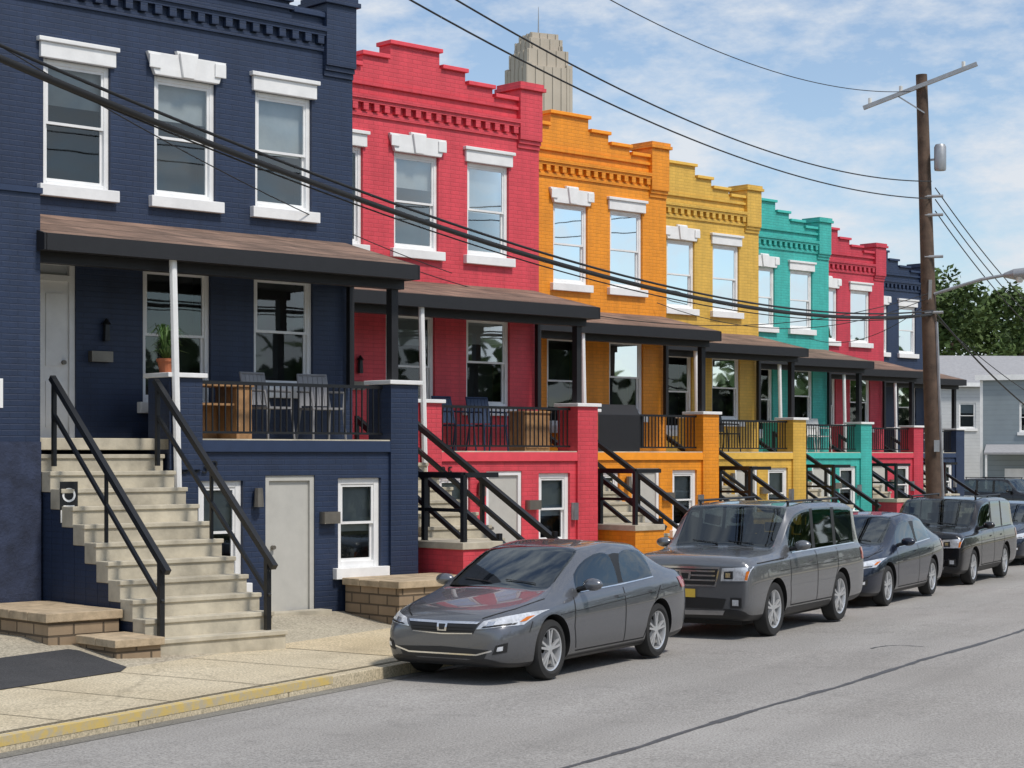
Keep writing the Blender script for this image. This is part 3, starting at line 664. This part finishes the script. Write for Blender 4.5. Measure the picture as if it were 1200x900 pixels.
def car(name,T,paintm,pos,ang,sx=1,sy=1,sz=1,kind='sedan',wheel_style=5,plate=True):
    st=[(a*sx,b_*sz,c*sy,d*sz,e_*sz,t,g*sz,h*sy) for a,b_,c,d,e_,t,g,h in T['st']]
    fw,rw,wr=T['fw']*sx,T['rw']*sx,T['wr']*(sz if kind!='sedan' else sz**.5)
    HW_=max(s[2] for s in st); Lc=T['L']*sx
    rows=[section(s) for s in st]
    V=[];F=[];mi=[]
    ring=[]
    for r in rows:
        idx=[]
        for p in r: idx.append(len(V)); V.append(p)
        for p in r[-2::-1]: idx.append(len(V)); V.append((p[0],-p[1],p[2]))
        ring.append(idx)
    n=len(ring[0])
    for j in range(len(ring)-1):
        xa,xb=st[j][0]/sx,st[j+1][0]/sx
        for i in range(n):
            k=(i+1)%n; F.append((ring[j][i],ring[j][k],ring[j+1][k],ring[j+1][i]))
            m=min(i,n-2-i) if i<n-1 else -1
            mat=0
            if m==5 and any(g0-1e-3<=xa and xb<=g1+1e-3 for g0,g1 in T['glass']): mat=1
            elif m==5 and xa>=T['glass'][0][0] and xb<=T['glass'][-1][1]: mat=2
            if m in (7,8) and T['ws'][0]-1e-3<=xa and xb<=T['ws'][1]+1e-3: mat=1
            if m in (6,7,8) and T['rg'][0]-1e-3<=xa and xb<=T['rg'][1]+1e-3: mat=1 if m>6 or kind!='sedan' else 0
            if m==0 or m==-1: mat=2
            mi.append(mat)
    for ri,rev in ((ring[0],0),(ring[-1],1)):
        for i in range(9):
            if i==8: f=(ri[8],ri[9],ri[10])
            else: f=(ri[i],ri[i+1],ri[n-2-i],ri[n-1-i])
            F.append(f if rev else f[::-1]); mi.append(0)
    me=bpy.data.meshes.new('body'); me.from_pydata(V,[],F)
    for m in (paintm,'cglass','plastic','well'): me.materials.append(M[m])
    for p,m in zip(me.polygons,mi): p.material_index=m
    bm=bmesh.new(); bm.from_mesh(me); bmesh.ops.recalc_face_normals(bm,faces=bm.faces[:])
    cl_=bm.edges.layers.float.get('crease_edge') or bm.edges.layers.float.new('crease_edge')
    for ed in bm.edges:
        i0,i1=ed.verts[0].index%n,ed.verts[1].index%n
        if i0==i1: ed[cl_]=T['cr'].get(min(i0,n-1-i0),0)
        ms={f.material_index for f in ed.link_faces}
        if len(ms)>1 and (1 in ms): ed[cl_]=.95
    bm.to_mesh(me); bm.free()
    o=bpy.data.objects.new('tmp',me); COL.objects.link(o)
    ss=o.modifiers.new('s','SUBSURF'); ss.levels=3; ss.render_levels=3
    cut=bmesh.new()
    for wx in (fw,rw):
        for sg in (-1,1):
            mt=Matrix.Translation((wx,sg*(HW_-.08),wr+.01))@Matrix.Rotation(math.pi/2,4,'X')
            bmesh.ops.create_cone(cut,cap_ends=True,segments=48,radius1=wr+.05,radius2=wr+.05,depth=.42,matrix=mt)
    cm=bpy.data.meshes.new('cut'); cut.to_mesh(cm); cut.free(); cm.materials.append(M['well'])
    co=bpy.data.objects.new('tmpcut',cm); COL.objects.link(co)
    bo=o.modifiers.new('b','BOOLEAN'); bo.operation='DIFFERENCE'; bo.object=co; bo.solver='EXACT'; bo.material_mode='TRANSFER'
    bpy.context.view_layer.update(); dg=bpy.context.evaluated_depsgraph_get()
    ev=o.evaluated_get(dg); bme=bpy.data.meshes.new_from_object(ev,depsgraph=dg)
    bpy.data.objects.remove(o); bpy.data.objects.remove(co)
    bme.name='body'
    for p in bme.polygons: p.use_smooth=True
    bme.set_sharp_from_angle(angle=math.radians(35))
    e=empty(name,(0,0,0),ang)
    c_,s_=math.cos(ang),math.sin(ang); ax,ay=fw,-HW_+.05
    e.location=(pos[0]-(c_*ax-s_*ay),pos[1]-(s_*ax+c_*ay),gz(pos[1])+.006)
    bo=bpy.data.objects.new('body',bme); COL.objects.link(bo); bo.parent=e
    bm=bmesh.new(); bm.from_mesh(bme); bvh=BVHTree.FromBMesh(bm); bm.free()
    b=B(e)
    def proj(axis,a,c,off,sg):
        if axis=='f': org=Vector((-2,a,c));d=Vector((1,0,0))
        elif axis=='r': org=Vector((Lc+2,a,c));d=Vector((-1,0,0))
        else: org=Vector((a,sg*3,c));d=Vector((0,-sg,0))
        h=bvh.ray_cast(org,d)
        if h[0] is None: return None
        nn=h[1] if h[1].dot(d)<0 else -h[1]
        return h[0]+nn*off
    def patch(part,mat,axis,q,nu=8,nv=3,off=.006,both=True):
        for sg in ((-1,1) if both else (1,)):
            g={}
            for i in range(nu+1):
                for j in range(nv+1):
                    u,v=i/nu,j/nv
                    a=(q[0][0]*(1-u)+q[1][0]*u)*(1-v)+(q[3][0]*(1-u)+q[2][0]*u)*v
                    c=(q[0][1]*(1-u)+q[1][1]*u)*(1-v)+(q[3][1]*(1-u)+q[2][1]*u)*v
                    if axis in('f','r'): a*=sg
                    g[i,j]=proj(axis,a,c,off,sg)
            for i in range(nu):
                for j in range(nv):
                    ps=[g[i,j],g[i+1,j],g[i+1,j+1],g[i,j+1]]
                    if all(p is not None for p in ps) and max((ps[0]-p).length for p in ps)<.5: b.quad(part,mat,*ps)
    def line(part,mat,pts,wd,off=.004,axis='s',both=True):
        for (a0,c0),(a1,c1) in zip(pts[:-1],pts[1:]):
            d=Vector((a1-a0,c1-c0)); 
            if d.length<1e-6: continue
            nn=Vector((-d.y,d.x)).normalized()*wd/2; nseg=max(2,int(d.length/.06))
            patch(part,mat,axis,[(a0-nn.x,c0-nn.y),(a1-nn.x,c1-nn.y),(a1+nn.x,c1+nn.y),(a0+nn.x,c0+nn.y)],nseg,1,off,both)
    Z=sz;X=sx;Y=sy
    # cabin interior seen through the glass
    zf=(.80 if kind=='sedan' else .98)*Z; x_a,x_b=(1.30,3.95) if kind=='sedan' else (1.45,4.68); hy=HW_-.13
    b.box('cabin_floor','plastic',x_a*X,x_b*X,-hy,hy,zf-.06,zf)
    b.box('dashboard','plastic',x_a*X,(x_a+.42)*X,-hy+.02,hy-.02,zf+.002,zf+(.09 if kind=='sedan' else .14))
    rowsx=(2.45,3.25) if kind=='sedan' else (2.55,3.40,4.15)
    for rx in rowsx:
        for yy in (-.38,.38):
            b.prism_y('seats','seat',yy*Y-.24,yy*Y+.24,[(rx*X,zf+.003),(rx*X+.14,zf+.003),(rx*X+.24,zf+.30*Z),(rx*X+.14,zf+.32*Z)])
            b.box('headrests','seat',rx*X+.16,rx*X+.25,yy*Y-.12,yy*Y+.12,zf+.335*Z,zf+.47*Z)
    swx=(x_a+.52)*X
    for i in range(16):
        a0,a1=2*math.pi*i/16,2*math.pi*(i+1)/16
        P=lambda a:(swx+.06*math.sin(a),.38*Y+.17*math.cos(a),zf+.14+.16*math.sin(a))
        b.tube('steering_wheel','plastic',P(a0),P(a1),.014,5)
    b.box('rear_view_mirror','plastic',(x_a+.62)*X,(x_a+.64)*X,-.11,.11,(1.25 if kind=='sedan' else 1.60)*Z,(1.30 if kind=='sedan' else 1.65)*Z)
    if kind=='sedan':
        patch('headlights','hl','f',[(.42*Y,.595*Z),(.80*Y,.635*Z),(.835*Y,.765*Z),(.48*Y,.675*Z)],12,5,.008)
        patch('headlight_inner','plastic','f',[(.47*Y,.607*Z),(.76*Y,.64*Z),(.77*Y,.66*Z),(.5*Y,.625*Z)],6,2,.011)
        patch('headlight_bulb','chrome','f',[(.53*Y,.625*Z),(.60*Y,.635*Z),(.61*Y,.675*Z),(.54*Y,.665*Z)],4,2,.015)
        patch('turn_signals','amber','f',[(.775*Y,.665*Z),(.80*Y,.67*Z),(.815*Y,.72*Z),(.79*Y,.71*Z)],3,2,.012)
        patch('grille','plastic','f',[(0,.53*Z),(.38*Y,.55*Z),(.44*Y,.66*Z),(0,.66*Z)],8,3,.006)
        patch('grille_chrome','chrome','f',[(0,.64*Z),(.42*Y,.645*Z),(.44*Y,.667*Z),(0,.663*Z)],8,1,.010)
        patch('grille_chrome','chrome','f',[(0,.528*Z),(.37*Y,.543*Z),(.375*Y,.555*Z),(0,.542*Z)],8,1,.010)
        for zz in (.565,.595): patch('grille_bars','seam','f',[(0,zz*Z),(.38*Y,zz*Z+.006),(.38*Y,zz*Z+.012),(0,zz*Z+.008)],6,1,.009)
        patch('badge','chrome','f',[(0,.565*Z),(.055,.565*Z),(.065,.645*Z),(0,.645*Z)],2,2,.014)
        patch('badge_inner','plastic','f',[(0,.578*Z),(.03,.578*Z),(.04,.632*Z),(0,.632*Z)],2,2,.017)
        patch('lower_intake','plastic','f',[(0,.28*Z),(.50*Y,.28*Z),(.56*Y,.38*Z),(0,.40*Z)],8,3,.006)
        line('intake_chrome','chrome',[(0,.325*Z),(.42*Y,.325*Z),(.60*Y,.375*Z)],.016,.010,'f')
        patch('fog_recess','plastic','f',[(.60*Y,.33*Z),(.73*Y,.36*Z),(.74*Y,.46*Z),(.64*Y,.43*Z)],4,3,.006)
        patch('fog_lights','hl','f',[(.65*Y,.37*Z),(.70*Y,.38*Z),(.705*Y,.425*Z),(.66*Y,.415*Z)],3,2,.012)
        patch('tail_lights','tail','s',[(4.25*X,.80*Z),(4.47*X,.80*Z),(4.46*X,.93*Z),(4.18*X,.93*Z)],6,3,.008)
        patch('tail_lights','tail','r',[(.45*Y,.78*Z),(.74*Y,.78*Z),(.74*Y,.92*Z),(.45*Y,.92*Z)],6,3,.008)
        patch('rear_plate','plate','r',[(0,.68*Z),(.15,.68*Z),(.15,.82*Z),(0,.82*Z)],2,2,.01)
        dz=[(1.42*X,.30*Z),(1.36*X,.55*Z),(1.42*X,.86*Z)]
        line('door_seams','seam',dz,.012); line('door_seams','seam',[(2.62*X,.26*Z),(2.64*X,.9*Z)],.012)
        line('door_seams','seam',[(1.42*X,.27*Z),(3.15*X,.27*Z),(3.28*X,.55*Z),(3.62*X,.86*Z)],.012)
        line('body_crease','seam',[(1.0*X,.69*Z),(2.5*X,.755*Z),(4.15*X,.83*Z)],.006,.002)
        line('bumper_seam','seam',[(.42*X,.55*Z),(.50*X,.66*Z)],.01,.003); line('rocker','plastic',[(1.3*X,.20*Z),(3.2*X,.20*Z)],.03,.004)
        line('window_trim','chrome',[(1.62*X,.905*Z),(2.6*X,.93*Z),(3.5*X,.97*Z)],.014,.006)
        for hx in (2.42,3.30): patch('door_handles',paintm,'s',[(hx*X,.795*Z),(hx*X+.17,.80*Z),(hx*X+.17,.825*Z),(hx*X,.82*Z)],4,2,.03)
        line('hood_seam','seam',[(.44*Y,.70*Z),(.66*Y,.79*Z),(.74*Y,.87*Z)],.01,.004,'f')
        mz,mx=.93*Z,1.62*X
    else:
        patch('headlights','hl','f',[(.52*Y,.80*Z),(.90*Y,.81*Z),(.935*Y,1.0*Z),(.54*Y,.975*Z)],10,5,.008)
        patch('headlight_inner','plastic','f',[(.57*Y,.83*Z),(.70*Y,.83*Z),(.70*Y,.94*Z),(.57*Y,.93*Z)],4,3,.012)
        patch('headlight_bulb','chrome','f',[(.595*Y,.85*Z),(.665*Y,.85*Z),(.665*Y,.915*Z),(.595*Y,.915*Z)],4,3,.018)
        patch('turn_signals','amber','f',[(.865*Y,.82*Z),(.90*Y,.82*Z),(.915*Y,.94*Z),(.885*Y,.94*Z)],3,2,.012)
        gc='chrome' if sz>.95 else 'plastic'
        patch('grille_surround','chrome','f',[(0,.72*Z),(.45*Y,.72*Z),(.51*Y,.99*Z),(0,.99*Z)],8,5,.006)
        patch('grille','plastic','f',[(0,.745*Z),(.43*Y,.745*Z),(.48*Y,.962*Z),(0,.962*Z)],8,5,.010)
        for zz in (.795,.86,.92): patch('grille_bars',gc,'f',[(0,zz*Z),(.44*Y,zz*Z),(.445*Y,zz*Z+.022),(0,zz*Z+.022)],6,1,.018)
        patch('badge','chrome','f',[(0,.80*Z),(.07,.80*Z),(.085,.92*Z),(0,.92*Z)],2,2,.026)
        patch('badge_inner','plastic','f',[(0,.82*Z),(.04,.82*Z),(.055,.90*Z),(0,.90*Z)],2,2,.03)
        patch('lower_intake','plastic','f',[(0,.42*Z),(.55*Y,.42*Z),(.60*Y,.56*Z),(0,.58*Z)],8,3,.006)
        patch('skid_plate','metal','f',[(0,.33*Z),(.55*Y,.34*Z),(.58*Y,.40*Z),(0,.39*Z)],8,2,.008)
        patch('fog_recess','plastic','f',[(.66*Y,.44*Z),(.82*Y,.44*Z),(.82*Y,.58*Z),(.66*Y,.58*Z)],4,3,.007)
        patch('fog_lights','hl','f',[(.69*Y,.47*Z),(.78*Y,.47*Z),(.78*Y,.55*Z),(.69*Y,.55*Z)],3,2,.012)
        if plate: patch('front_plate','plate','f',[(0,.57*Z),(.15,.57*Z),(.15,.685*Z),(0,.685*Z)],2,2,.03)
        patch('tail_lights','tail','s',[(4.66*X,.90*Z),(4.79*X,.90*Z),(4.78*X,1.08*Z),(4.64*X,1.08*Z)],6,3,.008)
        patch('tail_lights','tail','r',[(.62*Y,.86*Z),(.88*Y,.86*Z),(.88*Y,1.08*Z),(.66*Y,1.08*Z)],6,3,.008)
        line('door_seams','seam',[(1.52*X,.40*Z),(1.47*X,.7*Z),(1.52*X,1.07*Z)],.014); line('door_seams','seam',[(2.61*X,.38*Z),(2.61*X,1.12*Z)],.014)
        line('door_seams','seam',[(1.52*X,.39*Z),(3.28*X,.39*Z),(3.36*X,.6*Z),(3.53*X,.84*Z),(3.55*X,1.12*Z)],.014)
        line('body_crease','seam',[(1.0*X,.90*Z),(4.6*X,.93*Z)],.006,.002)
        line('hood_seam','seam',[(.30*X,1.035*Z),(1.30*X,1.065*Z)],.012,.004)
        line('window_trim',gc,[(1.68*X,1.125*Z),(4.45*X,1.16*Z)],.016,.006)
        line('rocker_trim','plastic',[(1.4*X,.32*Z),(3.25*X,.32*Z)],.07,.006)
        for hx in (2.36,3.30): patch('door_handles',paintm,'s',[(hx*X,.965*Z),(hx*X+.18,.97*Z),(hx*X+.18,1.0*Z),(hx*X,.995*Z)],4,2,.035)
        for sg in (-1,1):
            b.tube('roof_rails','plastic',(2.1*X,sg*.69*Y,1.84*Z),(4.35*X,sg*.69*Y,1.85*Z),.018,6)
            for xx in (2.15,3.2,4.3): b.tube('roof_rails','plastic',(xx*X,sg*.69*Y,1.77*Z),(xx*X,sg*.69*Y,1.84*Z),.02,6)
        mz,mx=1.17*Z,1.70*X
    for yy in (-.45,.1): 
        pa=proj('f',yy*Y,(1.0 if kind=='sedan' else 1.25)*Z,.012,1); pb=proj('f',(yy+.4)*Y,(1.03 if kind=='sedan' else 1.28)*Z,.012,1)
        if pa is not None and pb is not None: b.tube('wipers','plastic',pa,pb,.006,4)
    for sg in (-1,1):
        bm=bmesh.new(); bmesh.ops.create_icosphere(bm,subdivisions=3,radius=1,matrix=Matrix.Translation((mx,sg*(HW_+.09),mz+.06))@Matrix.Diagonal((.07,.12,.07,1)))
        V_=[v.co.copy() for v in bm.verts]; F_=[tuple(v.index for v in f.verts) for f in bm.faces]; bm.free(); b.add('side_mirrors',paintm,V_,F_)
        b.tube('mirror_stalk','plastic',(mx,sg*(HW_-.1),mz),(mx,sg*(HW_+.04),mz+.03),.03,8)
    for wx in (fw,rw):
        for sg in (-1,1):
            yo=sg*(HW_-.035); c=(wx,yo,wr); R_=wr; rr=wr*.71
            pr=[(rr,-sg*.20),(R_*.93,-sg*.20),(R_,-sg*.17),(R_,-sg*.03),(R_*.96,sg*.0),(R_*.80,sg*.012),(rr,-sg*.005)]
            b.lathe('tyres','rubber',c,pr,'y',36)
            b.lathe('rims','rim',c,[(rr,-sg*.005),(rr*.95,-sg*.012),(rr*.91,-sg*.05),(rr*.9,-sg*.16)],'y',36)
            b.lathe('brakes','well',c,[(rr*.93,-sg*.13),(0,-sg*.13)],'y',24)
            b.lathe('brake_discs','metal',c,[(rr*.6,-sg*.115),(rr*.2,-sg*.115)],'y',24)
            b.lathe('hubs','rim',c,[(rr*.22,-sg*.06),(rr*.2,-sg*.02),(rr*.1,-sg*.015),(0,-sg*.015)],'y',16)
            for k in range(wheel_style):
                for dd in (-.16,.16):
                    a=2*math.pi*k/wheel_style+.3+dd; ca_,sa_=math.cos(a),math.sin(a); a2=a-dd*.35; 
                    p0=Vector((wx+rr*.12*math.cos(a2),yo-sg*.035,wr+rr*.12*math.sin(a2))); p1=Vector((wx+rr*.94*ca_,yo-sg*.028,wr+rr*.94*sa_))
                    b.tube('spokes','rim',p0,p1,rr*.09,4,rr*.075)
    b.box('underbody','plastic',.5*X,Lc-.5*X,-HW_+.35,HW_-.35,.16,.3)
    b.done(smooth=('headlights','side_mirrors','tyres','rims','hubs','grille','door_handles','tail_lights'))
    return e
ANG=math.atan2(.887,.461)
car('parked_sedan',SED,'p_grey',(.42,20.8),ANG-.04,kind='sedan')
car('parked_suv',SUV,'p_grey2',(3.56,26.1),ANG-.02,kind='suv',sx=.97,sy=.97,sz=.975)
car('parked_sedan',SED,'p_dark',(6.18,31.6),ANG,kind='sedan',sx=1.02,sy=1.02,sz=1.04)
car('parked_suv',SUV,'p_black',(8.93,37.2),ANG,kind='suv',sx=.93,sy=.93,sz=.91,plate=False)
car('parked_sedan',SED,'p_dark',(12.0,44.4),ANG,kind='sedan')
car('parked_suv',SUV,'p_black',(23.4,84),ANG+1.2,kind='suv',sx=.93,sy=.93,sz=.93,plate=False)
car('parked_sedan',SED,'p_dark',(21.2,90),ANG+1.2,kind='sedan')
# ---------------------------------------------------------------- world, sun, camera
w=bpy.data.worlds.new('World'); sc.world=w; w.use_nodes=True; nt=w.node_tree; nt.nodes.clear()
out=N(nt,'ShaderNodeOutputWorld'); bg=N(nt,'ShaderNodeBackground'); bg.inputs['Strength'].default_value=.14
sky=N(nt,'ShaderNodeTexSky',sky_type='NISHITA'); sky.sun_disc=False
EL=math.radians(55); AZ=math.radians(132)
sky.sun_elevation=EL; sky.sun_rotation=AZ; sky.air_density=1; sky.dust_density=.4; sky.ozone_density=2.5
tc=N(nt,'ShaderNodeTexCoord'); mp=N(nt,'ShaderNodeMapping'); mp.inputs['Scale'].default_value=(1,1,2.4); mp.inputs['Rotation'].default_value=(.0,.25,0); L(nt,tc.outputs['Generated'],mp.inputs[0])
nf=noise(nt,mp.outputs[0],6.5,9,.64)
nf2=noise(nt,mp.outputs[0],26,6,.62)
ad=N(nt,'ShaderNodeMath',operation='MULTIPLY_ADD'); L(nt,nf2,ad.inputs[0]); ad.inputs[1].default_value=.35; L(nt,nf,ad.inputs[2])
cr=ramp(nt,ad.outputs[0],[(.57,(.10,)*3),(.70,(.50,)*3),(.83,(.95,)*3)])
mx=N(nt,'ShaderNodeMix',data_type='RGBA'); L(nt,cr,mx.inputs[0]); L(nt,sky.outputs[0],mx.inputs[6]); mx.inputs[7].default_value=(5.4,5.7,6.1,1)
L(nt,mx.outputs[2],bg.inputs['Color']); L(nt,bg.outputs[0],out.inputs[0])
sl=bpy.data.lights.new('sun','SUN'); sl.energy=3.0; sl.angle=math.radians(8); sl.color=(1,.94,.86)
so=bpy.data.objects.new('sun',sl); COL.objects.link(so)
sd=Vector((math.sin(AZ)*math.cos(EL),math.cos(AZ)*math.cos(EL),math.sin(EL)))
so.rotation_euler=sd.to_track_quat('Z','Y').to_euler(); so.location=sd*50
cam=bpy.data.cameras.new('camera'); cam.sensor_width=36; cam.lens=67.5; cam.shift_y=82/1200; cam.clip_end=3000; cam.clip_start=.1
co=bpy.data.objects.new('camera',cam); COL.objects.link(co); co.location=(0,0,2.45); co.rotation_euler=(math.pi/2,0,0); sc.camera=co
